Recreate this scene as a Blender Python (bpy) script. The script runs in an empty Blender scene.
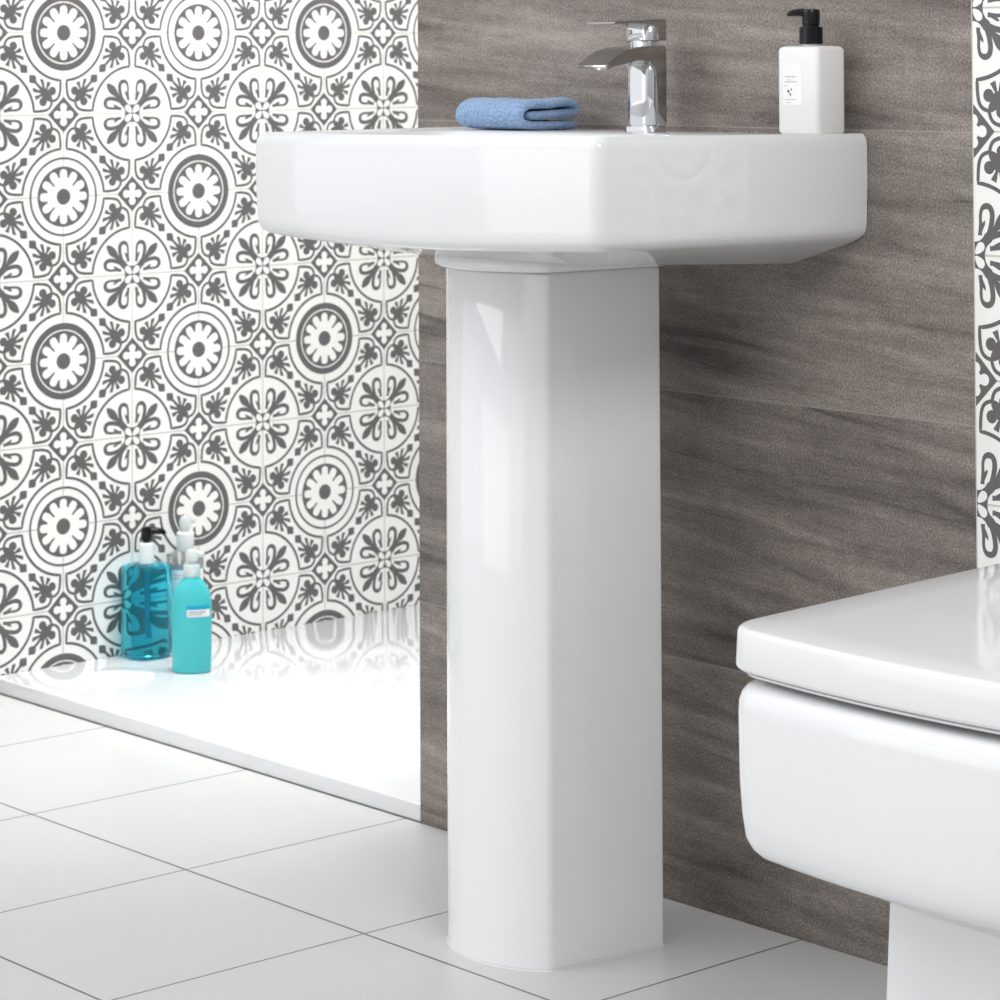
import bpy, bmesh, math, random
from mathutils import Vector, Matrix, Quaternion
random.seed(7)
PI = math.pi
S = bpy.context.scene
COL = S.collection

# ------------------------------------------------------------------ materials
def new_mat(name):
    m = bpy.data.materials.new(name); m.use_nodes = True
    nt = m.node_tree; b = nt.nodes['Principled BSDF']
    return m, nt, b

def mat(name, col, rough=0.4, metal=0.0, trans=0.0, ior=1.45, coat=0.0, spec=0.5, noise=0.0, nscale=40.0, bump=0.0, alpha=1.0, sss=0.0):
    m, nt, b = new_mat(name)
    b.inputs['Base Color'].default_value = (*col, 1)
    b.inputs['Roughness'].default_value = rough
    b.inputs['Metallic'].default_value = metal
    b.inputs['Transmission Weight'].default_value = trans
    b.inputs['IOR'].default_value = ior
    b.inputs['Coat Weight'].default_value = coat
    b.inputs['Coat Roughness'].default_value = 0.03
    b.inputs['Specular IOR Level'].default_value = spec
    if alpha < 1: b.inputs['Alpha'].default_value = alpha
    if noise or bump:
        tc = nt.nodes.new('ShaderNodeTexCoord'); n = nt.nodes.new('ShaderNodeTexNoise')
        n.inputs['Scale'].default_value = nscale; n.inputs['Detail'].default_value = 4
        nt.links.new(tc.outputs['Object'], n.inputs['Vector'])
        if noise:
            mx = nt.nodes.new('ShaderNodeMix'); mx.data_type = 'RGBA'
            mx.inputs['A'].default_value = (*[c*(1-noise) for c in col], 1)
            mx.inputs['B'].default_value = (*[min(1, c*(1+noise)) for c in col], 1)
            nt.links.new(n.outputs['Fac'], mx.inputs['Factor']); nt.links.new(mx.outputs['Result'], b.inputs['Base Color'])
        if bump:
            bp = nt.nodes.new('ShaderNodeBump'); bp.inputs['Strength'].default_value = bump; bp.inputs['Distance'].default_value = 0.002
            nt.links.new(n.outputs['Fac'], bp.inputs['Height']); nt.links.new(bp.outputs['Normal'], b.inputs['Normal'])
    return m

M = {}
M['ceramic'] = mat('white_ceramic', (.80, .805, .81), .07, coat=.3, noise=.006, nscale=6)
M['seat'] = mat('white_seat_plastic', (.80, .80, .805), .1, spec=.6, noise=.006, nscale=6)
M['tray'] = mat('tray_acrylic', (.74, .745, .755), .06, spec=.6, noise=.006, nscale=6)
M['cover'] = mat('waste_cover_plastic', (.88, .885, .89), .12, spec=.5, noise=.005)
M['chrome'] = mat('chrome', (.76, .77, .79), .05, metal=1, noise=.01)
M['brushed'] = mat('satin_chrome', (.46, .45, .44), .14, metal=1, noise=.02)
M['black'] = mat('black_plastic', (.006, .006, .007), .22, spec=.35, noise=.1)
M['tile_white'] = mat('tile_ivory_glaze', (.89, .885, .85), .30, spec=.4, noise=.015, nscale=30)
M['tile_dark'] = mat('tile_charcoal_glaze', (.132, .124, .128), .34, spec=.35, noise=.14, nscale=120)
M['grout'] = mat('tile_grout', (.60, .58, .53), .8, noise=.05)
M['plaster'] = mat('white_plaster', (.8, .8, .79), .7, noise=.01)
M['soap_white'] = mat('white_bottle_plastic', (.80, .80, .775), .3, spec=.4, noise=.006)
M['label_white'] = mat('paper_label', (.86, .86, .86), .5, noise=.005)
M['ink'] = mat('grey_ink', (.40, .40, .41), .6, noise=.03)
M['ink_dark'] = mat('dark_ink', (.06, .06, .07), .6, noise=.03)
M['blue_liquid'] = mat('blue_clear_gel', (.08, .74, .90), .04, trans=.93, ior=1.25, noise=.05, nscale=60)
M['clear'] = mat('clear_plastic', (.93, .96, .96), .08, trans=.85, ior=1.2, noise=.004)
M['teal'] = mat('aqua_milky_gel', (.09, .66, .70), .16, trans=.25, ior=1.35, noise=.04, nscale=25)
M['cap_white'] = mat('white_cap_plastic', (.85, .86, .86), .25, noise=.005)
M['cap_frost'] = mat('frosted_cap_plastic', (.86, .92, .92), .25, trans=.45, ior=1.2, noise=.005)
M['stripe'] = mat('blue_print', (.0, .40, .60), .4, noise=.02)
M['tube'] = mat('teal_tube', (.02, .30, .42), .2, trans=.4, ior=1.3, noise=.02)
M['seal'] = mat('silicone_seal', (.70, .70, .70), .5, noise=.02)
M['dark_gap'] = mat('rubber_buffer', (.03, .03, .03), .6, noise=.05)

def towel_mat():
    m, nt, b = new_mat('blue_terry_cotton')
    tc = nt.nodes.new('ShaderNodeTexCoord'); n = nt.nodes.new('ShaderNodeTexNoise')
    n.inputs['Scale'].default_value = 420; n.inputs['Detail'].default_value = 3
    nt.links.new(tc.outputs['Object'], n.inputs['Vector'])
    r = nt.nodes.new('ShaderNodeValToRGB')
    r.color_ramp.elements[0].position = .3; r.color_ramp.elements[0].color = (.17, .285, .48, 1)
    r.color_ramp.elements[1].position = .7; r.color_ramp.elements[1].color = (.36, .50, .73, 1)
    nt.links.new(n.outputs['Fac'], r.inputs['Fac']); nt.links.new(r.outputs['Color'], b.inputs['Base Color'])
    bp = nt.nodes.new('ShaderNodeBump'); bp.inputs['Strength'].default_value = .7; bp.inputs['Distance'].default_value = .002
    nt.links.new(n.outputs['Fac'], bp.inputs['Height']); nt.links.new(bp.outputs['Normal'], b.inputs['Normal'])
    b.inputs['Roughness'].default_value = .95; b.inputs['Specular IOR Level'].default_value = .1
    b.inputs['Sheen Weight'].default_value = .3
    return m
M['towel'] = towel_mat()

def math_node(nt, op, a, b=None):
    n = nt.nodes.new('ShaderNodeMath'); n.operation = op
    for i, v in enumerate((a, b)):
        if v is None: continue
        if isinstance(v, (int, float)): n.inputs[i].default_value = v
        else: nt.links.new(v, n.inputs[i])
    return n.outputs[0]

def line_mask(nt, coord, origin, pitch, width):
    """1 on joints every pitch from origin, else 0"""
    t = math_node(nt, 'DIVIDE', math_node(nt, 'SUBTRACT', coord, origin), pitch)
    f = math_node(nt, 'SUBTRACT', t, math_node(nt, 'ROUND', t))
    d = math_node(nt, 'MULTIPLY', math_node(nt, 'ABSOLUTE', f), pitch)
    return math_node(nt, 'LESS_THAN', d, width/2)

FA, FT, FD1, FDD = -.68798, .33, -.32642, .3265
def floor_mat():
    m, nt, b = new_mat('pale_floor_tile')
    tc = nt.nodes.new('ShaderNodeTexCoord'); sp = nt.nodes.new('ShaderNodeSeparateXYZ')
    nt.links.new(tc.outputs['Object'], sp.inputs[0])
    g = math_node(nt, 'MAXIMUM', line_mask(nt, sp.outputs['X'], FA, FT, .0026), line_mask(nt, sp.outputs['Y'], FD1, FDD, .0030))
    n = nt.nodes.new('ShaderNodeTexNoise'); n.inputs['Scale'].default_value = 3; n.inputs['Detail'].default_value = 5
    nt.links.new(tc.outputs['Object'], n.inputs['Vector'])
    c = nt.nodes.new('ShaderNodeMix'); c.data_type = 'RGBA'
    c.inputs['A'].default_value = (.57, .57, .56, 1); c.inputs['B'].default_value = (.61, .61, .60, 1)
    nt.links.new(n.outputs['Fac'], c.inputs['Factor'])
    mx = nt.nodes.new('ShaderNodeMix'); mx.data_type = 'RGBA'
    nt.links.new(g, mx.inputs['Factor']); nt.links.new(c.outputs['Result'], mx.inputs['A'])
    mx.inputs['B'].default_value = (.10, .10, .098, 1)
    nt.links.new(mx.outputs['Result'], b.inputs['Base Color'])
    b.inputs['Roughness'].default_value = .32; b.inputs['Specular IOR Level'].default_value = .35
    return m
M['floor'] = floor_mat()

def stone_mat():
    m, nt, b = new_mat('taupe_stone_tile')
    tc = nt.nodes.new('ShaderNodeTexCoord'); sp = nt.nodes.new('ShaderNodeSeparateXYZ')
    nt.links.new(tc.outputs['Object'], sp.inputs[0])
    z0, pitch = .8545, .2935
    row = math_node(nt, 'FLOOR', math_node(nt, 'DIVIDE', math_node(nt, 'SUBTRACT', sp.outputs['Z'], z0), pitch))
    def coords(sx, sz, k, slant=0.0):
        cb = nt.nodes.new('ShaderNodeCombineXYZ')
        x = math_node(nt, 'ADD', math_node(nt, 'MULTIPLY', sp.outputs['X'], sx), math_node(nt, 'MULTIPLY', row, k))
        zz = math_node(nt, 'ADD', sp.outputs['Z'], math_node(nt, 'MULTIPLY', sp.outputs['X'], slant))
        nt.links.new(x, cb.inputs[0]); nt.links.new(math_node(nt, 'MULTIPLY', row, k*.37), cb.inputs[1])
        nt.links.new(math_node(nt, 'MULTIPLY', zz, sz), cb.inputs[2])
        return cb.outputs[0]
    def noise(vec, scale, detail, dist=0.0, rough=.5):
        n = nt.nodes.new('ShaderNodeTexNoise'); n.inputs['Scale'].default_value = scale; n.inputs['Detail'].default_value = detail
        n.inputs['Distortion'].default_value = dist; n.inputs['Roughness'].default_value = rough
        nt.links.new(vec, n.inputs['Vector']); return n.outputs['Fac']
    def mr(v, a, b_, c, d):
        n = nt.nodes.new('ShaderNodeMapRange'); nt.links.new(v, n.inputs[0])
        for i, q in enumerate((a, b_, c, d)): n.inputs[i+1].default_value = q
        return n.outputs[0]
    broad = noise(coords(1.6, 9.0, 7.3, .06), 1.0, 3, .6)
    streak = noise(coords(3.4, 34, 3.1, .10), 1.0, 5, .9, .6)
    fine = noise(coords(7, 90, 5.1, .05), 1.0, 3, .4)
    speck = noise(tc.outputs['Object'], 430, 3, 0, .8)
    blot = noise(tc.outputs['Object'], 60, 3, 0, .6)
    v = math_node(nt, 'ADD', mr(broad, .3, .7, -.22, .22), mr(streak, .3, .7, -.19, .19))
    v = math_node(nt, 'ADD', v, mr(fine, .3, .7, -.10, .10))
    v = math_node(nt, 'ADD', v, mr(speck, .32, .68, -.42, .42))
    v = math_node(nt, 'ADD', v, mr(blot, .3, .7, -.08, .08))
    # thin dark veins where the streak noise is low
    vein = mr(streak, .30, .40, -.22, 0.0)
    v = math_node(nt, 'ADD', math_node(nt, 'ADD', v, vein), .5)
    r = nt.nodes.new('ShaderNodeValToRGB')
    r.color_ramp.elements[0].position = 0; r.color_ramp.elements[0].color = (.095, .081, .074, 1)
    r.color_ramp.elements[1].position = 1; r.color_ramp.elements[1].color = (.42, .375, .34, 1)
    e = r.color_ramp.elements.new(.5); e.color = (.222, .190, .170, 1)
    nt.links.new(v, r.inputs['Fac'])
    g = math_node(nt, 'MULTIPLY', line_mask(nt, sp.outputs['Z'], z0, pitch, .0016), .55)
    mx = nt.nodes.new('ShaderNodeMix'); mx.data_type = 'RGBA'
    nt.links.new(g, mx.inputs['Factor']); nt.links.new(r.outputs['Color'], mx.inputs['A'])
    mx.inputs['B'].default_value = (.36, .335, .315, 1)
    nt.links.new(mx.outputs['Result'], b.inputs['Base Color'])
    b.inputs['Roughness'].default_value = .55; b.inputs['Specular IOR Level'].default_value = .25
    return m
M['stone'] = stone_mat()

# ------------------------------------------------------------------ helpers
def link(name, me, m=None, parent=None, smooth=True, angle=None):
    o = bpy.data.objects.new(name, me); COL.objects.link(o)
    if m is not None:
        for k in (m if isinstance(m, (list, tuple)) else [m]): me.materials.append(k)
    if smooth:
        for p in me.polygons: p.use_smooth = True
        if angle is not None: me.set_sharp_from_angle(angle=math.radians(angle))
    if parent is not None: o.parent = parent
    return o

def from_bm(name, bm, m=None, parent=None, smooth=True, angle=35, recalc=True):
    if recalc: bmesh.ops.recalc_face_normals(bm, faces=bm.faces)
    me = bpy.data.meshes.new(name); bm.to_mesh(me); bm.free()
    return link(name, me, m, parent, smooth, angle)

def thing(name, label, cat, loc=(0, 0, 0), group=None):
    o = bpy.data.objects.new(name, None); COL.objects.link(o)
    o.location = loc; o.empty_display_size = .05
    o['label'] = label; o['category'] = cat
    if group: o['group'] = group
    return o

def tag(o, label, cat, group=None):
    o['label'] = label; o['category'] = cat
    if group: o['group'] = group
    return o

def add_loft(bm, sections, cap0=True, cap1=True):
    rings = [[bm.verts.new(p) for p in s] for s in sections]
    for a, b in zip(rings, rings[1:]):
        n = len(a)
        for i in range(n): bm.faces.new((a[i], a[(i+1) % n], b[(i+1) % n], b[i]))
    if cap0: bm.faces.new(list(reversed(rings[0])))
    if cap1: bm.faces.new(rings[-1])
    return rings

def add_box(bm, x0, x1, y0, y1, z0, z1, bevel=0.0, seg=3):
    r = bmesh.ops.create_cube(bm, size=1.0)
    vs = r['verts']
    for v in vs:
        v.co = Vector((x0+(v.co.x+.5)*(x1-x0), y0+(v.co.y+.5)*(y1-y0), z0+(v.co.z+.5)*(z1-z0)))
    if bevel:
        es = list({e for v in vs for e in v.link_edges})
        bmesh.ops.bevel(bm, geom=es, offset=bevel, segments=seg, profile=.5, affect='EDGES')

def add_lathe(bm, prof, n=40, cx=0, cy=0, cap0=True, cap1=True, sx=1, sy=1):
    secs = [[(cx+r*sx*math.cos(2*PI*i/n), cy+r*sy*math.sin(2*PI*i/n), z) for i in range(n)] for r, z in prof]
    add_loft(bm, secs, cap0, cap1)

def rrect(hx, hy, r, k=6, cx=0, cy=0):
    pts = []
    for (sx, sy, a0) in ((1, 1, 0), (-1, 1, 90), (-1, -1, 180), (1, -1, 270)):
        for i in range(k+1):
            a = math.radians(a0+90*i/k)
            pts.append((cx+sx*(hx-r)+r*math.cos(a), cy+sy*(hy-r)+r*math.sin(a)))
    return pts

def dshape(xc, hwb, hwf, yb, yf, rf, bow, rb=.004, k=10, nf=16):
    """sanitary-ware outline: back edge at yb, front corners at yf with radius rf, front bowed out by bow; counter-clockwise"""
    # right-back corner -> (via back) left-back -> left side -> left-front corner -> front -> right-front corner -> right side
    pts = []
    def corner(p, d_in, d_out, r, kk):
        p = Vector(p); a = Vector(d_in).normalized(); b = Vector(d_out).normalized()
        half = math.acos(max(-1, min(1, a.dot(b))))/2
        t = r*math.tan(half)
        p0 = p-a*t; p1 = p+b*t
        q = []
        for i in range(kk+1):
            u = i/kk
            # quadratic blend close to an arc
            w = math.cos(half)
            den = (1-u)**2+2*w*u*(1-u)+u*u
            c = (p0*((1-u)**2)+p*(2*w*u*(1-u))+p1*(u*u))/den
            q.append((c.x, c.y))
        return q
    B = [(hwb, yb), (-hwb, yb)]; F = [(-hwf, yf), (hwf, yf)]
    side_l = (F[0][0]-B[1][0], F[0][1]-B[1][1]); side_r = (B[0][0]-F[1][0], B[0][1]-F[1][1])
    # front arc with sagitta bow between corners
    if bow > 1e-6:
        R = (hwf*hwf+bow*bow)/(2*bow); th = math.asin(hwf/R)
        dl = (math.cos(th), -math.sin(th)); dr = (math.cos(th), math.sin(th))
    else:
        R = None; dl = dr = (1, 0)
    pts += corner(B[0], side_r, (-1, 0), rb, 3)
    pts += corner(B[1], (-1, 0), side_l, rb, 3)
    c1 = corner(F[0], side_l, dl, rf, k); c2 = corner(F[1], dr, side_r, rf, k)
    pts += c1
    xa, xb_ = c1[-1][0], c2[0][0]
    for i in range(1, nf):
        x = xa+(xb_-xa)*i/nf
        if R:
            y = yf-bow-( -R+math.sqrt(R*R-x*x)) if False else yf+(math.sqrt(R*R-hwf*hwf)-math.sqrt(R*R-x*x))
        else: y = yf
        pts.append((x, y))
    pts += c2
    return [(xc+x, y) for x, y in pts]

def tube(bm, path, rad, n=10, cap=True):
    path = [Vector(p) for p in path]
    secs = []
    up = Vector((0, 0, 1))
    for i, p in enumerate(path):
        t = (path[min(i+1, len(path)-1)]-path[max(i-1, 0)]).normalized()
        a = t.cross(up)
        if a.length < 1e-3: a = t.cross(Vector((1, 0, 0)))
        a.normalize(); b = a.cross(t)
        r = rad[i] if isinstance(rad, (list, tuple)) else rad
        secs.append([tuple(p+a*r*math.cos(2*PI*k/n)+b*r*math.sin(2*PI*k/n)) for k in range(n)])
    add_loft(bm, secs, cap, cap)

# ------------------------------------------------------------------ patterned tile wall (all motifs modelled as glaze inlays of one wall mesh)
def arc(cx, cy, r, a0, a1, n):
    return [(cx+r*math.cos(math.radians(a0+(a1-a0)*i/n)), cy+r*math.sin(math.radians(a0+(a1-a0)*i/n))) for i in range(n+1)]

def stroke(path, w, closed=False):
    """constant or varying width stroke -> list of quads"""
    n = len(path); L = []; R_ = []
    for i in range(n):
        if closed: a = path[(i-1) % n]; c = path[(i+1) % n]
        else: a = path[max(i-1, 0)]; c = path[min(i+1, n-1)]
        dx, dy = c[0]-a[0], c[1]-a[1]; l = math.hypot(dx, dy) or 1
        h = (w[i] if isinstance(w, (list, tuple)) else w)/2
        nx, ny = -dy/l*h, dx/l*h
        L.append((path[i][0]+nx, path[i][1]+ny)); R_.append((path[i][0]-nx, path[i][1]-ny))
    q = []
    for i in range(n if closed else n-1):
        j = (i+1) % n
        q.append([R_[i], R_[j], L[j], L[i]])
    return q

def chaikin(p, it=2, closed=False):
    for _ in range(it):
        q = []
        n = len(p)
        if not closed: q.append(p[0])
        for i in range(n if closed else n-1):
            a, b = p[i], p[(i+1) % n]
            q.append((.75*a[0]+.25*b[0], .75*a[1]+.25*b[1])); q.append((.25*a[0]+.75*b[0], .25*a[1]+.75*b[1]))
        if not closed: q.append(p[-1])
        p = q
    return p

def motif_rosette(thick):
    P = []                                     # (polygon, layer, material)
    D, Wh = 1, 0
    P.append((arc(0, 0, .368, 0, 360, 47)[:-1], 1, D))
    # twelve rounded petals; the four diagonal notches cut deeper
    out = []
    for k in range(12):
        a = 30*k
        for j in range(9):
            u = -1+2*j/8
            ang = a+u*11.6
            r = .262+.072*math.sqrt(max(0, 1-(abs(u)**2.4)))
            out.append((r*math.cos(math.radians(ang)), r*math.sin(math.radians(ang))))
        nd = .185 if k % 3 == 1 else .262
        nd = .180 if (k % 3 == 1) else .235
        an = a+15
        out.append((nd*math.cos(math.radians(an-3.6)), nd*math.sin(math.radians(an-3.6))))
        out.append((nd*math.cos(math.radians(an+3.6)), nd*math.sin(math.radians(an+3.6))))
    P.append((out, 2, Wh))
    P.append((arc(0, 0, .098, 0, 360, 24)[:-1], 3, D))
    rc, w = (.425, .080) if thick else (.468, .028)
    for q in stroke(arc(0, 0, rc, 0, 360, 56)[:-1], w, True): P.append((q, 1, D))
    return P

def motif_cross():
    P = []
    D, Wh = 1, 0
    core = []
    for k in range(4):
        for (x, y) in ((0, .106), (.045, .113), (.080, .135), (.115, .180), (.145, .19), (.165, .165), (.19, .145), (.18, .115), (.135, .080), (.113, .045)):
            c, s = [(1, 0), (0, -1), (-1, 0), (0, 1)][k]
            core.append((x*c-y*s, x*s+y*c))
    P.append((core, 1, D))
    hook = chaikin([(.115, .105), (.150, .170), (.178, .25), (.190, .335), (.168, .39), (.122, .402), (.080, .382), (.062, .330), (.066, .25), (.058, .16)], 2)
    nh = len(hook)
    hw = [(.050 if i/nh < .55 else .050-(.020*min(1, (i/nh-.55)/.15)) if i/nh < .82 else .030+.016*(i/nh-.82)/.18) for i in range(nh)]
    leaf = chaikin([(.165, .165), (.205, .245), (.245, .325), (.30, .365), (.385, .385), (.365, .30), (.325, .245), (.245, .205)], 2, True)
    barb = [(.060, .235), (.085, .262), (.112, .285), (.112, .255), (.098, .225), (.070, .17)]
    for k in range(4):
        c, s = [(1, 0), (0, 1), (-1, 0), (0, -1)][k]
        rot = lambda p: (p[0]*c-p[1]*s, p[0]*s+p[1]*c)
        P.append(([rot(p) for p in leaf], 1, D))
        for mir in (False, True):
            f = (lambda p: rot((p[1], p[0]))) if mir else rot
            for q in stroke([f(p) for p in hook], hw): P.append((q, 1, D))
            P.append(([f(p) for p in barb], 1, D))
        pet = []
        for i in range(16):
            t = 2*PI*i/16
            u, v = .068+.056*math.cos(t), .034*math.sin(t)*(1.0+.35*math.cos(t))
            pet.append(rot(((u-v)*.78, (u+v)*.78)))
        pet = [p for p in pet]
        P.append((pet, 2, Wh))
    return P

def motif_diamond():
    P = []
    h = .220
    P.append(([(h, 0), (0, h), (-h, 0), (0, -h)], 1, 1))
    q = []
    for k in range(4):
        a = 90*k
        c = (.090*math.cos(math.radians(a)), .090*math.sin(math.radians(a)))
        q += [(c[0]+.049*math.cos(math.radians(b)), c[1]+.049*math.sin(math.radians(b))) for b in range(a-138, a+139, 23)]
    P.append((q, 2, 0))
    return P

def motif_cell(flip):
    """between four tile corners; ring-bearing corners at (0,0) and (1,1), diamonds at (0,1) and (1,0)"""
    P = []
    r = .583; e = .044; lw = .033
    a0 = math.degrees(math.asin(e/r))
    mir = lambda p: (1-p[1], 1-p[0])
    opp = lambda p: (p[1], p[0])
    A = arc(0, 0, r, a0, 90-a0, 20)
    ytop = A[-1][1]
    # bracket: down the tile edge, curling in to the stem of the fleur, and out again on the other side
    br = [(e, ytop)]+chaikin([(e, ytop+.03), (e+.003, .70), (e+.018, .775), (.100, .818), (.165, .835)], 2)
    half = A[len(A)//2:]
    pieces = [half+br[1:]]
    pieces.append([mir(p) for p in half+br[1:]])
    pieces += [[opp(p) for p in q] for q in pieces]
    polys = []
    for pc in pieces:
        for q in stroke(pc, lw): polys.append(q)
    fl = [chaikin([(.150, .815), (.185, .850), (.24, .825), (.31, .79), (.330, .735), (.31, .69), (.265, .67), (.21, .69), (.175, .76)], 2, True)]
    one = [arc(.160, .709, .054, 0, 360, 16)[:-1], [(.338, .560), (.285, .567), (.256, .70), (.285, .70)], [(.232, .588), (.176, .612), (.232, .69), (.252, .68)]]
    club = [(.265, .69), (.325, .648), (.382, .595), (.392, .526), (.406, .514), (.488, .512), (.486, .594), (.474, .608), (.405, .618), (.352, .675), (.31, .735)]
    fl.append(club)
    for f in one: fl += [f, [mir(p) for p in f]]
    for f in fl: polys += [f, [opp(p) for p in f]]
    if flip: polys = [[(1-x, y) for x, y in f] for f in polys]
    return [(f, 1, 1) for f in polys]

def clip(poly, axis, v, keep_less):
    out = []
    n = len(poly)
    for i in range(n):
        a, b = poly[i], poly[(i+1) % n]
        ia = (a[axis] <= v) if keep_less else (a[axis] >= v); ib = (b[axis] <= v) if keep_less else (b[axis] >= v)
        if ia: out.append(a)
        if ia != ib:
            t = (v-a[axis])/(b[axis]-a[axis])
            out.append((a[0]+t*(b[0]-a[0]), a[1]+t*(b[1]-a[1])))
    return out

def pattern_wall(name, u0, u1, w0, w1, s, ou, ow, place, par, extra):
    """patterned wall over u0..u1 x w0..w1 (metres); grid vertex (i,j) at (ou+i*s, ow+j*s); place(u,w,d) -> 3D with d out of wall"""
    verts = []; faces = []; mats = []
    LAY = .00016
    def put(poly, layer, m, sub=0):
        for ax, v, kl in ((0, u0, False), (0, u1, True), (1, w0, False), (1, w1, True)):
            if all((p[ax] <= v) if kl else (p[ax] >= v) for p in poly): continue
            poly = clip(poly, ax, v, kl)
            if len(poly) < 3: return
        b = len(verts)
        verts.extend(place(p[0], p[1], layer*LAY+sub*.0000012) for p in poly)
        faces.append(list(range(b, b+len(poly)))); mats.append(m)
    put([(u0, w0), (u1, w0), (u1, w1), (u0, w1)], 0, 0)
    ros = {True: motif_rosette(True), False: motif_rosette(False)}
    cro = motif_cross(); dia = motif_diamond(); cells = {False: motif_cell(False), True: motif_cell(True)}
    i0, i1 = math.floor((u0-ou)/s)-1, math.ceil((u1-ou)/s)+1
    j0, j1 = math.floor((w0-ow)/s)-1, math.ceil((w1-ow)/s)+1
    g = .0045
    for i in range(i0, i1+1):
        for j in range(j0, j1+1):
            kind = par(i, j)
            P = ros[True] if kind == 'thick' else ros[False] if kind == 'thin' else cro if kind == 'cross' else dia
            x, y = ou+i*s, ow+j*s
            if not (x < u0-s or x > u1+s or y < w0-s or y > w1+s):
                for q_, (f, l, m) in enumerate(P): put([(x+p[0]*s, y+p[1]*s) for p in f], l, m, q_ % 120)
            if x+s > u0 and x < u1 and y+s > w0 and y < w1:
                for q_, (f, l, m) in enumerate(cells[kind == 'diamond']): put([(x+p[0]*s, y+p[1]*s) for p in f], l, m, q_ % 120)
    for i in range(i0, i1+1):
        x = ou+i*s
        if u0 < x < u1: put([(x-g*s*1.9, w0), (x+g*s*1.9, w0), (x+g*s*1.9, w1), (x-g*s*1.9, w1)], .5, 2)
    for j in range(j0, j1+1):
        y = ow+j*s
        if w0 < y < w1: put([(u0, y-g*s*1.9), (u1, y-g*s*1.9), (u1, y+g*s*1.9), (u0, y+g*s*1.9)], .6, 2)
    # solid body of the wall behind the glaze
    b = len(verts)
    vs, fs = extra
    verts.extend(vs); faces.extend([[b+k for k in f] for f in fs]); mats.extend([0]*len(fs))
    me = bpy.data.meshes.new(name); me.from_pydata(verts, [], faces); me.update()
    o = link(name, me, [M['tile_white'], M['tile_dark'], M['grout']], smooth=False)
    me.polygons.foreach_set('material_index', mats)
    o['kind'] = 'structure'
    return o

def box_data(x0, x1, y0, y1, z0, z1, skip):
    vs = [(x0, y0, z0), (x1, y0, z0), (x1, y1, z0), (x0, y1, z0), (x0, y0, z1), (x1, y0, z1), (x1, y1, z1), (x0, y1, z1)]
    F = {'bottom': (3, 2, 1, 0), 'top': (4, 5, 6, 7), 'front': (0, 1, 5, 4), 'right': (1, 2, 6, 5), 'back': (2, 3, 7, 6), 'left': (3, 0, 4, 7)}
    return vs, [F[k] for k in F if k != skip]

XL = -.990; ts = .12358; XB = .8759
ALC = .92                                     # depth of the shower alcove
HT = 1.75
def par_left(i, j):                           # i: column into the alcove, j counts DOWN rows through -j
    r = -j
    if i % 2 == 0 and r % 2 == 0: return 'thick' if ((i//2+r//2) % 2 == 0) else 'thin'
    if i % 2 and r % 2: return 'cross'
    return 'diamond'
wl = pattern_wall('wall_left', -.868, ALC, 0.0, HT, ts, .12108, .96992, lambda u, w, d: (XL+d, u, w), par_left,
                  box_data(XL-.1, XL, -.868, ALC, 0, HT, 'right'))
def par_right(i, j):
    r = -j
    if i % 2 == 0 and r % 2 == 0: return 'cross'
    if i % 2 and r % 2: return 'thick' if (((i-1)//2+(r-1)//2) % 2 == 0) else 'thin'
    return 'diamond'
pattern_wall('wall_right', XB, 1.9, 0.0, HT, ts, XB, .97931, lambda u, w, d: (u, -d, w), par_right,
             box_data(XB, 1.9, 0, ALC, 0, HT, 'front'))

bm = bmesh.new(); add_box(bm, 0, XB-.0012, 0, ALC, 0, HT)
o = from_bm('wall_middle', bm, M['stone'], smooth=False); o['kind'] = 'structure'
bm = bmesh.new(); add_box(bm, XL-.1, 1.9, ALC, ALC+.1, 0, HT)
o = from_bm('wall_back', bm, M['plaster'], smooth=False); o['kind'] = 'structure'
bm = bmesh.new(); add_box(bm, XB-.0012, XB, -.0003, .01, 0, HT)
o = from_bm('trim_1', bm, M['grout'], smooth=False); o['kind'] = 'structure'
bm = bmesh.new(); add_box(bm, -6, 6, -8, ALC, -.06, 0)
o = from_bm('floor', bm, M['floor'], smooth=False); o['kind'] = 'structure'

# ------------------------------------------------------------------ shower tray
TZ = .0224
tray = thing('shower_tray', 'low white gloss shower tray on the floor below the patterned tile wall', 'shower tray', (-.495, .45, 0))
def loc(o, t):
    if o.parent is t: o.matrix_parent_inverse = Matrix.Translation(-t.location)
    return o
bm = bmesh.new(); add_box(bm, XL+.0008, -.0008, .0005, ALC-.001, 0, TZ, .0025, 3)
loc(from_bm('tray_body', bm, M['tray'], tray), tray)
bm = bmesh.new(); add_lathe(bm, [(.0, TZ), (.056, TZ), (.056, TZ+.0015), (.053, TZ+.003), (.02, TZ+.0042), (.0001, TZ+.0044)], 48, -.861, .132, False, False)
loc(from_bm('waste_cover', bm, M['cover'], tray), tray)

# ------------------------------------------------------------------ washbasin
BX = .4575; RIM = .849
basin = thing('washbasin', 'wide angular white ceramic washbasin with bowed front on top of pedestal', 'washbasin', (BX, -.2, .705))
def warp(p):
    x, y, z = p
    return (x, y, z+.005*max(0, (x-.18)/.555)*max(0, -y/.38))
HB, YF = .2775, -.382
def bsec(ins, z, back=0.0, rf=.016, bow=.032, dz=0.0, tilt=0.0):
    pts = dshape(BX, HB-ins, HB-ins, -(-.0006)-back, YF+ins, max(.006, rf-ins*.2), bow*(1-ins*1.5), .003)
    out = []
    for x, y in pts:
        zz = z+tilt*(-y)
        if dz: zz -= dz*(1-min(1, abs(x-BX)/HB)**2)*max(0, min(1, -y/.38))
        out.append(warp((x, y, zz)))
    return out
def bowl(hx, y0, y1, r, z, bow):
    return [warp((x, y, z)) for x, y in dshape(BX, hx, hx, y1, y0, r, bow, r)]
bm = bmesh.new()
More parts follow.
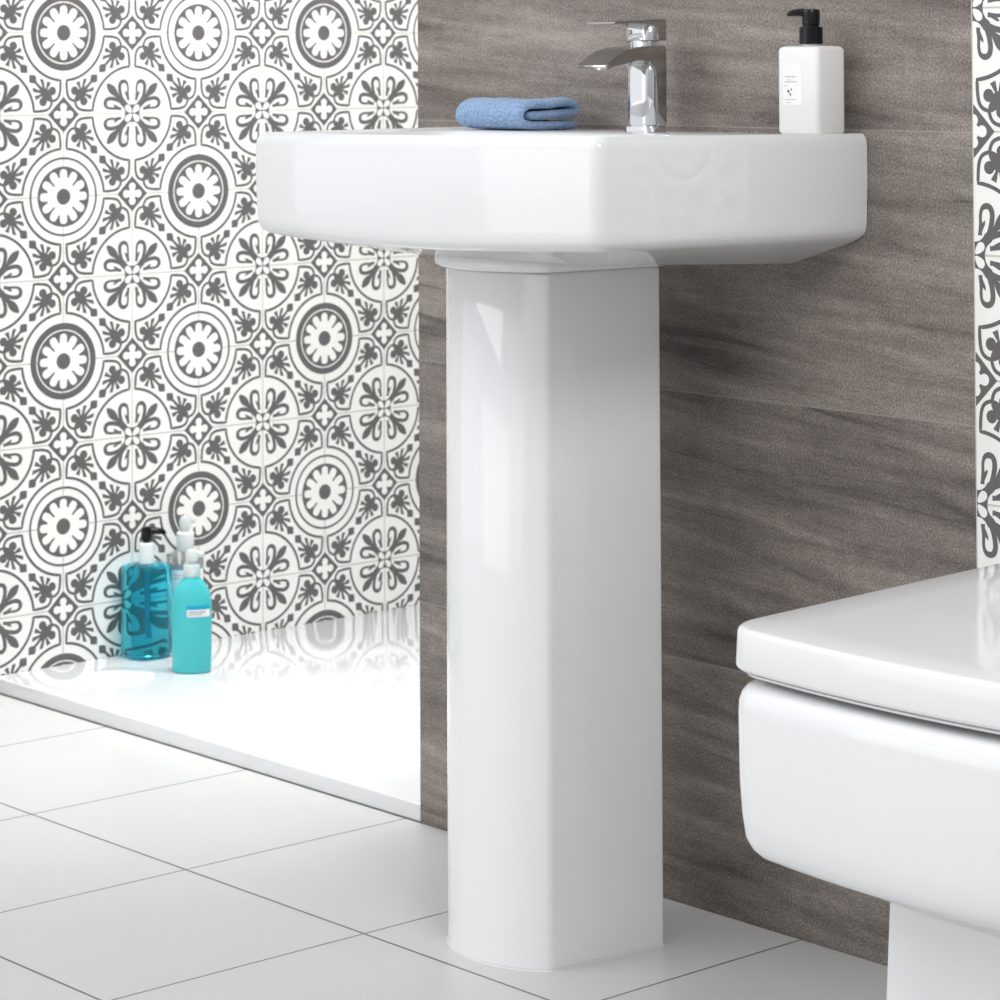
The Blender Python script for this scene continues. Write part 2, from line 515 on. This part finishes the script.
secs = [bsec(.118, .7095, tilt=.036), bsec(.105, .7115, tilt=.034), bsec(.022, .7375, dz=.003, tilt=.006), bsec(.011, .7425, dz=.006), bsec(.005, .7465, dz=.006), bsec(.0022, .752, dz=.006), bsec(.0012, .760, dz=.004),
        bsec(.0, .80), bsec(.0, .838), bsec(.0008, .8435), bsec(.0028, .848), bsec(.006, .851), bsec(.011, RIM),
        bowl(HB-.030, YF+.028, -.135, .03, RIM, .026), bowl(HB-.036, YF+.034, -.141, .03, RIM-.003, .024), bowl(HB-.042, YF+.045, -.147, .035, RIM-.012, .02),
        bowl(HB-.075, YF+.085, -.165, .045, RIM-.085, .012), bowl(HB-.12, YF+.125, -.18, .045, RIM-.105, .008), bowl(.035, -.265, -.215, .02, RIM-.110, .002)]
add_loft(bm, secs)
loc(from_bm('basin_body', bm, M['ceramic'], basin, angle=50), basin)
bm = bmesh.new(); add_lathe(bm, [(.0, RIM-.1095), (.030, RIM-.1095), (.030, RIM-.107), (.024, RIM-.105), (.0001, RIM-.1045)], 32, BX, -.24, False, False)
loc(from_bm('basin_waste', bm, M['chrome'], basin), basin)
# shroud under the bowl that fits over the pedestal head
PX = .450
def psec(z, grow=0.0, t=0.0):
    """pedestal outline; narrower at the front than at the wall"""
    return [(x, y, z) for x, y in dshape(PX, .0975+grow, .0815+grow, -.118, -.265-grow, .014+grow*.8, .034, .004)]
bm = bmesh.new()
add_loft(bm, [psec(.7103, .001), psec(.7107, .0048), psec(.7125, .0075), psec(.7160, .0085), psec(.7195, .0080), psec(.7235, .0055), psec(.7265, .0020), psec(.7310, -.003), psec(.743, -.010)])
loc(from_bm('pedestal_shroud', bm, M['ceramic'], basin, angle=60), basin)

ped = thing('basin_pedestal', 'tall white ceramic pedestal with bowed front standing on the floor under the washbasin', 'pedestal', (PX, -.15, 0))
bm = bmesh.new()
add_loft(bm, [psec(.0, -.002), psec(.0015, 0), psec(.35, 0), psec(.7075, -.0005), psec(.7100, -.003)])
loc(from_bm('column', bm, M['ceramic'], ped, angle=50), ped)
bm = bmesh.new(); add_loft(bm, [psec(.0, .0012), psec(.0012, .0006)])
loc(from_bm('floor_sealant', bm, M['seal'], ped), ped)

# ------------------------------------------------------------------ mixer tap
TXc = .458; TB = RIM+.0023
tap = thing('basin_tap', 'chrome mono mixer tap with flat curved spout on the back ledge of the washbasin', 'tap', (TXc, -.05, TB))
def extrude_yz(bm, prof, x0, x1, bev=.0012):
    a = [bm.verts.new((x0, y, z)) for y, z in prof]; b = [bm.verts.new((x1, y, z)) for y, z in prof]
    n = len(prof)
    fs = [bm.faces.new(a), bm.faces.new(list(reversed(b)))]
    for i in range(n): bm.faces.new((a[i], b[i], b[(i+1) % n], a[(i+1) % n]))
    if bev:
        es = [e for f in fs for e in f.edges]
        bmesh.ops.bevel(bm, geom=list(set(es)), offset=bev, segments=2, profile=.5, affect='EDGES')
w = .0225
YB, YFr = -.0425, -.0675
# back shell and spout: one inverted-L band
top = chaikin([(-.134, .9245), (-.120, .9335), (-.103, .941), (-.084, .9445), (-.060, .9455), (YB-.003, .9455)], 2)
under = chaikin([(-.0575, .914), (-.0615, .9245), (-.070, .9295), (-.085, .9300), (-.100, .9265), (-.132, .9215)], 2)
prof = [(-.1345, .9225)]+top+[(YB, .942), (YB, TB+.006), (-.0560, TB+.006)]+under
bm = bmesh.new(); extrude_yz(bm, prof, TXc-w, TXc+w)
loc(from_bm('spout', bm, M['brushed'], tap, angle=30), tap)
bm = bmesh.new()
add_loft(bm, [[(x, y, z) for x, y in rrect(.0200-i_, .0130-i_, .0115, 8, TXc, YFr+.013)] for z, i_ in ((TB+.006, .001), (TB+.010, 0), (.916, 0), (.924, .001), (.9305, .004))])
loc(from_bm('body', bm, M['chrome'], tap, angle=50), tap)
bm = bmesh.new()
add_loft(bm, [[(x, y, z) for x, y in rrect(.0232-i_, .0150-i_, .010, 8, TXc, YFr+.0135)] for z, i_ in ((TB, 0), (TB+.005, 0), (TB+.0062, .0012))])
loc(from_bm('base_ring', bm, M['chrome'], tap, angle=50), tap)
bm = bmesh.new(); add_lathe(bm, [(.0170, .9445), (.0170, .951)], 40, TXc, -.0565, sy=.7)
loc(from_bm('collar', bm, M['chrome'], tap), tap)
bm = bmesh.new()
add_loft(bm, [[(x, y, z) for x, y in rrect(.0210-i_, .0135-i_, .0115, 8, TXc, YFr+.0125)] for z, i_ in ((.950, .0015), (.9515, 0), (.968, 0), (.9695, .001))])
head = loc(from_bm('cartridge_head', bm, M['chrome'], tap, angle=50), tap)
bm = bmesh.new()
extrude_yz(bm, [(YB, .951), (YB, .9735)]+chaikin([(YB-.002, .9745), (-.066, .9740), (-.085, .9725), (-.120, .9710)], 1)+[(-.121, .9695), (-.085, .9700), (-.068, .9690), (-.055, .968), (-.054, .951)], TXc-w, TXc+w, .0007)
loc(from_bm('lever', bm, M['brushed'], tap, angle=30), tap)
bm = bmesh.new(); add_lathe(bm, [(.0001, .0018), (.0022, .0015), (.0026, .001), (.0026, -.001)], 20, 0, 0, False, False)
bmesh.ops.transform(bm, matrix=Matrix.Translation((TXc-.008, YFr-.0008, .9605)) @ Matrix.Rotation(PI/2, 4, 'X'), verts=bm.verts)
loc(from_bm('indicator', bm, M['brushed'], tap), tap)
bm = bmesh.new(); add_lathe(bm, [(.0070, .9195), (.0070, .926)], 24, TXc, -.118)
loc(from_bm('aerator', bm, M['chrome'], tap), tap)

tap.location.z -= .002
# ------------------------------------------------------------------ folded face cloth
tw_bm = bmesh.new()
path = chaikin([(.080, .0054), (.045, .0052), (.014, .0054), (-.001, .0095), (-.004, .0190), (.003, .0280), (.018, .0305), (.040, .0285), (.062, .0305), (.075, .0298), (.0845, .0255), (.0835, .0195), (.072, .0176), (.045, .0176), (.012, .0170)], 2)
path = chaikin(path, 1)
X0, X1 = .222, .336; NX = 26
towel_y0 = -.124
th = .0047
def ribbon_offset(path, h):
    out = []
    for i in range(len(path)):
        a = path[max(0, i-1)]; c = path[min(len(path)-1, i+1)]
        dx, dy = c[0]-a[0], c[1]-a[1]; l = math.hypot(dx, dy)
        out.append((path[i][0]-dy/l*h, path[i][1]+dx/l*h))
    return out
La = ribbon_offset(path, th); Lb = ribbon_offset(path, -th)
# rounded hem ends
def cap(a, b, s):
    cx, cy = (a[0]+b[0])/2, (a[1]+b[1])/2
    ang = math.atan2(a[1]-cy, a[0]-cx); r = math.hypot(a[0]-cx, a[1]-cy)
    return [(cx+r*math.cos(ang+s*PI*k/6), cy+r*math.sin(ang+s*PI*k/6)) for k in range(1, 6)]
ring = La+cap(La[-1], Lb[-1], -1)+list(reversed(Lb))+cap(Lb[0], La[0], -1)
secs = []
for i in range(NX+1):
    u = i/NX
    x = X0+(X1-X0)*u
    e = min(u, 1-u)*(X1-X0)
    sh = 0 if e > .004 else (1-math.sqrt(max(0, 1-(1-e/.004)**2)))
    sec = []
    n = len(ring); cxs = sum(p[0] for p in ring)/n
    for k, p in enumerate(ring):
        j = (2*n-5-k) % n if False else k
        # pull ends toward the layer's own centre line
        if k < len(La): c = path[k]
        elif k < len(La)+5: c = path[-1]
        elif k < len(La)+5+len(Lb): c = path[len(path)-1-(k-len(La)-5)]
        else: c = path[0]
        y = p[0]+(c[0]-p[0])*sh*.75; z = p[1]+(c[1]-p[1])*sh*.75
        z += .0012*math.sin(u*5.0+p[0]*40)*(p[1]/.034)
        y += .0018*math.sin(u*7.0+1.0)
        sec.append((x+.0015*math.sin(p[0]*60), towel_y0+y, RIM+.0004+max(z, .0004)))
    secs.append(sec)
rg = add_loft(tw_bm, secs, False, False)
nL = len(La); n = len(ring)
def lb_i(k): return nL+5+(nL-1-k)
for q_, vs_ in ((0, rg[0]), (1, rg[-1])):
    for k in range(nL-1):
        f4 = (vs_[k], vs_[k+1], vs_[lb_i(k+1)], vs_[lb_i(k)])
        tw_bm.faces.new(f4)
    tw_bm.faces.new([vs_[nL-1]]+[vs_[nL+j] for j in range(5)]+[vs_[lb_i(nL-1)]])
    tw_bm.faces.new([vs_[lb_i(0)]]+[vs_[nL+5+nL+j] for j in range(5)]+[vs_[0]])
tw = from_bm('face_cloth', tw_bm, M['towel'], angle=None)
tag(tw, 'small folded blue terry face cloth on the back ledge of the washbasin', 'towel')
sub = tw.modifiers.new('sub', 'SUBSURF'); sub.levels = 1; sub.render_levels = 2
tx = bpy.data.textures.new('terry_pile', 'CLOUDS'); tx.noise_scale = .0035; tx.noise_depth = 2
dm = tw.modifiers.new('pile', 'DISPLACE'); dm.texture = tx; dm.strength = .0024; dm.mid_level = .5; dm.texture_coords = 'LOCAL'

# ------------------------------------------------------------------ soap dispenser on basin
sd = thing('soap_dispenser', 'square white soap bottle with black pump at the right end of the washbasin', 'soap dispenser', (.6905, -.0405, RIM))
SX, SY = .6930, -.0400
z0 = RIM+.0006; z1 = .9415
bm = bmesh.new()
sec = lambda z, ins, r: [(x, y, z) for x, y in rrect(.0288-ins, .0218-ins, r, 6, SX, SY)]
add_loft(bm, [sec(z0, .004, .004), sec(z0+.0012, .0018, .005), sec(z0+.004, 0, .0055), sec(z1-.004, 0, .0055), sec(z1-.0014, .0012, .0052), sec(z1, .004, .004), sec(z1+.0006, .010, .004)])
body = loc(from_bm('bottle', bm, M['soap_white'], sd, angle=60), sd)
bm = bmesh.new(); add_lathe(bm, [(.0095, z1+.0004), (.0095, z1+.004)], 28, SX, SY)
loc(from_bm('neck', bm, M['cap_white'], sd), sd)
bm = bmesh.new(); add_lathe(bm, [(.0118, z1+.0025), (.0124, z1+.0032), (.0122, z1+.0195), (.0112, z1+.0205), (.0085, z1+.0207), (.0085, z1+.0235)], 36, SX, SY)
col_ = loc(from_bm('pump_collar', bm, M['black'], sd), sd)
bm = bmesh.new()
add_lathe(bm, [(.0085, z1+.0225), (.0092, z1+.0230), (.0095, z1+.036), (.0085, z1+.0385), (.004, z1+.0392)], 32, SX, SY)
# nozzle towards the left front
d = Vector((-.80, -.60, 0)).normalized()
p0 = Vector((SX, SY, z1+.0350))
tube(bm, [p0+d*.002, p0+d*.010+Vector((0, 0, .0004)), p0+d*.017+Vector((0, 0, .0004)), p0+d*.022+Vector((0, 0, -.0006)), p0+d*.0245+Vector((0, 0, -.0024))], [.0042, .0040, .0036, .0028, .0018], 14)
loc(from_bm('pump_head', bm, M['black'], sd, angle=45), sd)
# front label: a faint white paper rectangle with lines of tiny grey script and a small winged emblem
LY = SY-.0218
def front_rect(x0, x1, za, zb, y, m, name, par):
    bm = bmesh.new(); add_box(bm, x0, x1, y-.0001, y, za, zb)
    return loc(from_bm(name, bm, m, par, smooth=False), sd)
lx0, lx1 = .6735, .7000
lz0, lz1 = z0+.0315, z0+.0750
lab = front_rect(lx0, lx1, lz0, lz1, LY-.0001, M['label_white'], 'label', sd); lab['label'] = 'white paper label with tiny grey print'
def squig(bm, xa, xb, z, amp, th_, seed):
    rnd = random.Random(seed); n = max(4, int((xb-xa)/.0007)); pts = []
    for i in range(n+1):
        pts.append((xa+(xb-xa)*i/n, z+rnd.uniform(-amp, amp)))
    for q in stroke(pts, th_):
        bm.faces.new([bm.verts.new((x, LY-.00032, zz)) for x, zz in q])
bm = bmesh.new()
squig(bm, 0.6755, 0.6910, lz0+.0292, .0006, .00075, 1)
squig(bm, 0.6800, 0.6830, lz0+.0262, .0005, .0006, 2)
squig(bm, 0.6750, 0.6930, lz0+.0238, .0006, .0007, 3)
squig(bm, 0.6750, 0.6800, lz0+.0198, .0005, .0006, 4)
squig(bm, 0.6750, 0.6920, lz0+.0055, .0003, .0006, 5)
squig(bm, 0.6775, 0.6850, lz0+.0025, .0003, .0005, 6)
o = loc(from_bm('print', bm, M['ink'], lab, smooth=False), sd)
bm = bmesh.new()
for (cx, cz, a, b_, ang) in ((0.6835, lz0+.0108, .0012, .0022, 10), (0.6808, lz0+.0140, .0016, .0024, 50), (0.6851, lz0+.0160, .0009, .0020, -35)):
    pts = []
    for i in range(14):
        t = 2*PI*i/14; x, z = a*.8*math.cos(t), b_*.75*math.sin(t); r_ = math.radians(ang)
        pts.append((cx+x*math.cos(r_)-z*math.sin(r_), LY-.00034, cz+x*math.sin(r_)+z*math.cos(r_)))
    bm.faces.new([bm.verts.new(p) for p in pts])
loc(from_bm('emblem', bm, M['ink_dark'], lab, smooth=False), sd)

# ------------------------------------------------------------------ bottles on the shower tray
def bottle_top(z, r=.004): pass
TT = TZ+.0004
bb = thing('shower_gel_bottle', 'clear blue shower gel bottle with black pump in the tray corner against the patterned wall', 'bottle', (-.9545, .247, TZ))
cx, cy = -.9545, .247
bm = bmesh.new()
sq = lambda z, r, p: [(cx+r*math.copysign(abs(math.cos(2*PI*i/48))**p, math.cos(2*PI*i/48)), cy+r*math.copysign(abs(math.sin(2*PI*i/48))**p, math.sin(2*PI*i/48)), z) for i in range(48)]
add_loft(bm, [sq(TT, .029, .8), sq(TT+.002, .033, .8), sq(TT+.007, .0365, .8), sq(TT+.132, .0355, .8), sq(TT+.137, .0340, .82), sq(TT+.1395, .026, .9), sq(TT+.141, .013, 1)])
bdy = loc(from_bm('bottle', bm, M['blue_liquid'], bb, angle=60), bb)
bm = bmesh.new(); tube(bm, [(cx, cy, TT+.140), (cx, cy, TT+.05), (cx+.002, cy+.001, TT+.03)], .0035, 10)
bm2 = bmesh.new(); add_lathe(bm2, [(.0105, TT+.1395), (.0118, TT+.141), (.0118, TT+.170), (.0105, TT+.1715)], 28, cx, cy)
loc(from_bm('dip_tube', bm, M['tube'], bb), bb)
loc(from_bm('pump_collar', bm2, M['cap_white'], bb), bb)
bm = bmesh.new(); add_lathe(bm, [(.005, TT+.171), (.005, TT+.174), (.0078, TT+.175), (.0088, TT+.184), (.0080, TT+.194), (.004, TT+.1955)], 28, cx, cy)
d = Vector((.55, .83, 0)).normalized(); p0 = Vector((cx, cy, TT+.1885))
tube(bm, [p0, p0+d*.014, p0+d*.024+Vector((0, 0, -.001)), p0+d*.028+Vector((0, 0, -.005))], [.0058, .0054, .0046, .0032], 12)
loc(from_bm('pump_head', bm, M['black'], bb, angle=45), bb)

wb = thing('spray_bottle', 'slim clear white capped bottle with a blue stripe behind the aqua bottle', 'bottle', (-.9585, .321, TZ))
cx, cy = -.9585, .321
bm = bmesh.new()
add_lathe(bm, [(.024, TT), (.027, TT+.002), (.028, TT+.006), (.028, TT+.136), (.026, TT+.144), (.018, TT+.149), (.013, TT+.151)], 40, cx, cy)
loc(from_bm('bottle', bm, M['clear'], wb, angle=60), wb)
bm = bmesh.new(); add_lathe(bm, [(.0283, TT+.0), (.0283, TT+.001)], 40, cx, cy)
bm.free()
bm = bmesh.new()
def wrap(bm, za, zb, r, a0, a1, n=14):
    for i in range(n):
        p = [math.radians(a0+(a1-a0)*k/n) for k in (i, i+1)]
        bm.faces.new([bm.verts.new((cx+r*math.cos(q), cy+r*math.sin(q), z)) for q, z in ((p[0], za), (p[1], za), (p[1], zb), (p[0], zb))])
    bmesh.ops.remove_doubles(bm, verts=bm.verts, dist=1e-6)
wrap(bm, TT+.03, TT+.1245, .02835, -130, 40)
lb = loc(from_bm('label', bm, M['label_white'], wb), wb)
bm = bmesh.new(); wrap(bm, TT+.1250, TT+.1275, .02840, -130, 40)
loc(from_bm('stripe', bm, M['stripe'], wb), wb)
bm = bmesh.new(); wrap(bm, TT+.111, TT+.1120, .02855, -95, -10); wrap(bm, TT+.116, TT+.1168, .02855, -95, -30)
loc(from_bm('print', bm, M['ink'], lb), wb)
bm = bmesh.new(); add_lathe(bm, [(.0125, TT+.1505), (.0135, TT+.152), (.0135, TT+.177), (.012, TT+.179)], 28, cx, cy)
loc(from_bm('pump_collar', bm, M['cap_white'], wb), wb)
bm = bmesh.new(); add_lathe(bm, [(.0055, TT+.1785), (.0055, TT+.183), (.0085, TT+.184), (.0088, TT+.198), (.006, TT+.2025), (.003, TT+.203)], 24, cx, cy)
d = Vector((-.2, .95, 0)).normalized(); p0 = Vector((cx, cy, TT+.195))
tube(bm, [p0, p0+d*.012, p0+d*.02+Vector((0, 0, -.002))], [.005, .0045, .0035], 10)
loc(from_bm('pump_head', bm, M['cap_frost'], wb, angle=45), wb)

tb = thing('body_wash_bottle', 'milky aqua bottle with rounded shoulders and small label, nearest on the shower tray', 'bottle', (-.8146, .2323, TZ))
cx, cy = -.8146, .2323
bm = bmesh.new()
prof = [(.0255, TT, .62), (.0275, TT+.0015, .62), (.0288, TT+.005, .62), (.0298, TT+.05, .62), (.0300, TT+.095, .62), (.0290, TT+.108, .63), (.0262, TT+.120, .66), (.0205, TT+.130, .75), (.0145, TT+.136, .9), (.0122, TT+.139, 1), (.0115, TT+.142, 1)]
# oval section, broad side turned to the camera
va = math.radians(-41)
def oval(r, z, k, n=44, extra=0.0):
    out = []
    for i in range(n):
        t = 2*PI*i/n; u, v = (r+extra)*math.cos(t), (r*k+extra)*math.sin(t)
        out.append((cx+u*math.cos(va+PI/2)-v*math.sin(va+PI/2), cy+u*math.sin(va+PI/2)+v*math.cos(va+PI/2), z))
    return out
add_loft(bm, [oval(r, z, k) for r, z, k in prof])
loc(from_bm('bottle', bm, M['teal'], tb, angle=60), tb)
def oval_patch(bm, za, zb, t0, t1, ex, n=12):
    for i in range(n):
        ts_ = [math.radians(t0+(t1-t0)*k/n) for k in (i, i+1)]
        q = []
        for t, z in ((ts_[0], za), (ts_[1], za), (ts_[1], zb), (ts_[0], zb)):
            r, k = .0300, .62
            u, v = (r+ex)*math.cos(t), (r*k+ex)*math.sin(t)
            q.append(bm.verts.new((cx+u*math.cos(va+PI/2)-v*math.sin(va+PI/2), cy+u*math.sin(va+PI/2)+v*math.cos(va+PI/2), z)))
        bm.faces.new(q)
    bmesh.ops.remove_doubles(bm, verts=bm.verts, dist=1e-6)
bm = bmesh.new(); oval_patch(bm, TT+.0835, TT+.0940, -100, -25, .0004)
lb = loc(from_bm('label', bm, M['label_white'], tb), tb)
bm = bmesh.new(); oval_patch(bm, TT+.0940, TT+.0995, -102, -22, .00045)
loc(from_bm('stripe', bm, M['stripe'], tb), tb)
bm = bmesh.new(); oval_patch(bm, TT+.0895, TT+.0915, -96, -45, .0006); oval_patch(bm, TT+.0862, TT+.0878, -96, -55, .0006)
loc(from_bm('print', bm, M['ink'], lb), tb)
bm = bmesh.new(); add_lathe(bm, [(.0125, TT+.1405), (.0130, TT+.142), (.0122, TT+.156), (.0112, TT+.158)], 28, cx, cy)
add_lathe(bm, [(.0055, TT+.157), (.0055, TT+.162), (.0088, TT+.163), (.0092, TT+.176), (.0060, TT+.180)], 24, cx, cy)
d = Vector((.3, .9, 0)).normalized(); p0 = Vector((cx, cy, TT+.172))
tube(bm, [p0, p0+d*.012, p0+d*.018+Vector((0, 0, -.001))], [.0055, .005, .004], 10)
loc(from_bm('cap', bm, M['cap_frost'], tb, angle=45), tb)

# ------------------------------------------------------------------ toilet
TXT = 1.178
wc = thing('toilet', 'white back to wall toilet with closed square edged lid in the right foreground', 'toilet', (TXT, -.2, 0))
def tsec(z, ins=0.0, hwb=.243, hwf=.2095, yf=-.457, rf=.045, bow=.018, yb=-.012):
    return [(x, y, z) for x, y in dshape(TXT, hwb-ins, hwf-ins, yb, yf+ins, rf, bow, .01, 14, 20)]
bm = bmesh.new()
add_loft(bm, [tsec(.4035, .0035), tsec(.4040, .0015), tsec(.4056, .0004), tsec(.4075, 0), tsec(.4350, .0012), tsec(.4378, .0020), tsec(.4395, .0038), tsec(.4402, .0065), tsec(.4404, .05), tsec(.4405, .12)])
loc(from_bm('lid', bm, M['seat'], wc, angle=60), wc)
bm = bmesh.new()
add_loft(bm, [tsec(.3985, .012), tsec(.3992, .0065), tsec(.4015, .0055), tsec(.4024, .009)])
st = loc(from_bm('seat', bm, M['seat'], wc, angle=60), wc)
bm = bmesh.new()
# bowl: D-shaped body with a tight lower edge, underside drawn in to the foot
B_ = lambda z, ins: tsec(z, ins, .238, .2030, -.459, .042, .020, -.002)
add_loft(bm, [tsec(.200, 0, .136, .134, -.346, .012, .012, -.002), tsec(.215, .0, .150, .142, -.365, .02, .014, -.002), B_(.2405, .035), B_(.2430, .020), B_(.2465, .012), B_(.2520, .0075), B_(.2610, .0040), B_(.280, .002), B_(.31, .0005), B_(.368, 0),
              B_(.3780, .0006), B_(.3850, .0026), B_(.3898, .0060), B_(.3922, .011), B_(.3930, .018), B_(.3931, .06)])
loc(from_bm('bowl', bm, M['ceramic'], wc, angle=60), wc)
bm = bmesh.new()
add_loft(bm, [tsec(0, 0, .138, .137, -.343, .012, .012, -.002), tsec(.10, 0, .135, .1325, -.340, .012, .012, -.002), tsec(.215, 0, .132, .128, -.337, .012, .012, -.002)])
loc(from_bm('foot', bm, M['ceramic'], wc, angle=50), wc)
for sx in (-1, 1):
    bm = bmesh.new(); add_lathe(bm, [(.013, .3928), (.013, .3990)], 20, TXT+sx*.150, -.33)
    loc(from_bm('seat_buffer', bm, M['dark_gap'], wc), wc)
for sx in (-1, 1):
    bm = bmesh.new(); add_lathe(bm, [(.014, .3928), (.014, .4036)], 24, TXT+sx*.08, -.030)
    loc(from_bm('hinge', bm, M['chrome'], wc), wc)

# ------------------------------------------------------------------ lights
w = bpy.data.worlds.new('world'); S.world = w; w.use_nodes = True
bg = w.node_tree.nodes['Background']
nt = w.node_tree
tc = nt.nodes.new('ShaderNodeTexCoord')
def lobe(direction, lo, hi, power):
    vm = nt.nodes.new('ShaderNodeVectorMath'); vm.operation = 'DOT_PRODUCT'
    nt.links.new(tc.outputs['Generated'], vm.inputs[0]); vm.inputs[1].default_value = Vector(direction).normalized()
    mr = nt.nodes.new('ShaderNodeMapRange'); mr.interpolation_type = 'SMOOTHSTEP'
    nt.links.new(vm.outputs['Value'], mr.inputs[0])
    for i, q in enumerate((lo, hi, 0, power)): mr.inputs[i+1].default_value = q
    return mr.outputs[0]
st_ = math_node(nt, 'ADD', lobe((-.75, -.62, .22), -.1, .95, .66), lobe((.3, -.2, 1), .1, 1.0, .25))
st_ = math_node(nt, 'ADD', st_, .42)
nt.links.new(st_, bg.inputs['Strength'])
bg.inputs['Color'].default_value = (.955, .975, 1.0, 1)
def area(name, loc_, target, size, power, col=(1, 1, 1), sizey=None, spread=180):
    l = bpy.data.lights.new(name, 'AREA'); l.energy = power; l.color = col; l.size = size
    if sizey: l.shape = 'RECTANGLE'; l.size_y = sizey
    l.spread = math.radians(spread)
    o = bpy.data.objects.new(name, l); COL.objects.link(o); o.location = loc_
    o.rotation_euler = (Vector(target)-Vector(loc_)).to_track_quat('-Z', 'Y').to_euler()
    return o
area('window_light', (-.9, -2.6, 2.7), (.4, -.2, .5), 2.0, 30, (.97, .985, 1), 1.6)
area('shower_light', (-.50, .10, 2.3), (-.50, .10, 0), .45, 2.1, (1, 1, 1), .35, 46)
area('low_front_fill', (-.25, -2.7, .75), (.35, -.2, .35), 1.5, 5.5, (.98, .99, 1), 1.1)  # added low fill, not a window: lifts the pedestal and toilet fronts
area('left_wall_fill', (-.22, .50, 2.2), (-.99, .36, .75), .5, 7.5, (1, 1, .99), .5, 80)  # unseen fill added to brighten the patterned left wall
area('side_light', (2.6, -1.2, 2.5), (.45, -.1, .4), .7, 24, (1, .99, .97))

# ------------------------------------------------------------------ camera
C, yaw, pit, rol, f, pcx, pcy = (2.74957, -2.25894, .93676), -.83937, .0333, -.00488, 2.89268, .54389, -.04401
cam = bpy.data.cameras.new('camera'); co = bpy.data.objects.new('camera', cam); COL.objects.link(co)
fw = Vector((math.sin(yaw)*math.cos(pit), math.cos(yaw)*math.cos(pit), math.sin(pit)))
r = Vector((math.cos(yaw), -math.sin(yaw), 0)); u = r.cross(fw)
r2 = r*math.cos(rol)+u*math.sin(rol); u2 = -r*math.sin(rol)+u*math.cos(rol)
mw = Matrix(((r2.x, u2.x, -fw.x, C[0]), (r2.y, u2.y, -fw.y, C[1]), (r2.z, u2.z, -fw.z, C[2]), (0, 0, 0, 1)))
co.matrix_world = mw
cam.sensor_width = 36; cam.sensor_fit = 'HORIZONTAL'
cam.lens = 36*f; cam.shift_x = .5-pcx; cam.shift_y = pcy-.5
cam.clip_start = .05; cam.clip_end = 50
cam.dof.use_dof = True; cam.dof.focus_distance = 2.75; cam.dof.aperture_fstop = 20
S.camera = co
S.view_settings.view_transform = 'Standard'
S.view_settings.look = 'None'
S.view_settings.exposure = 0.0
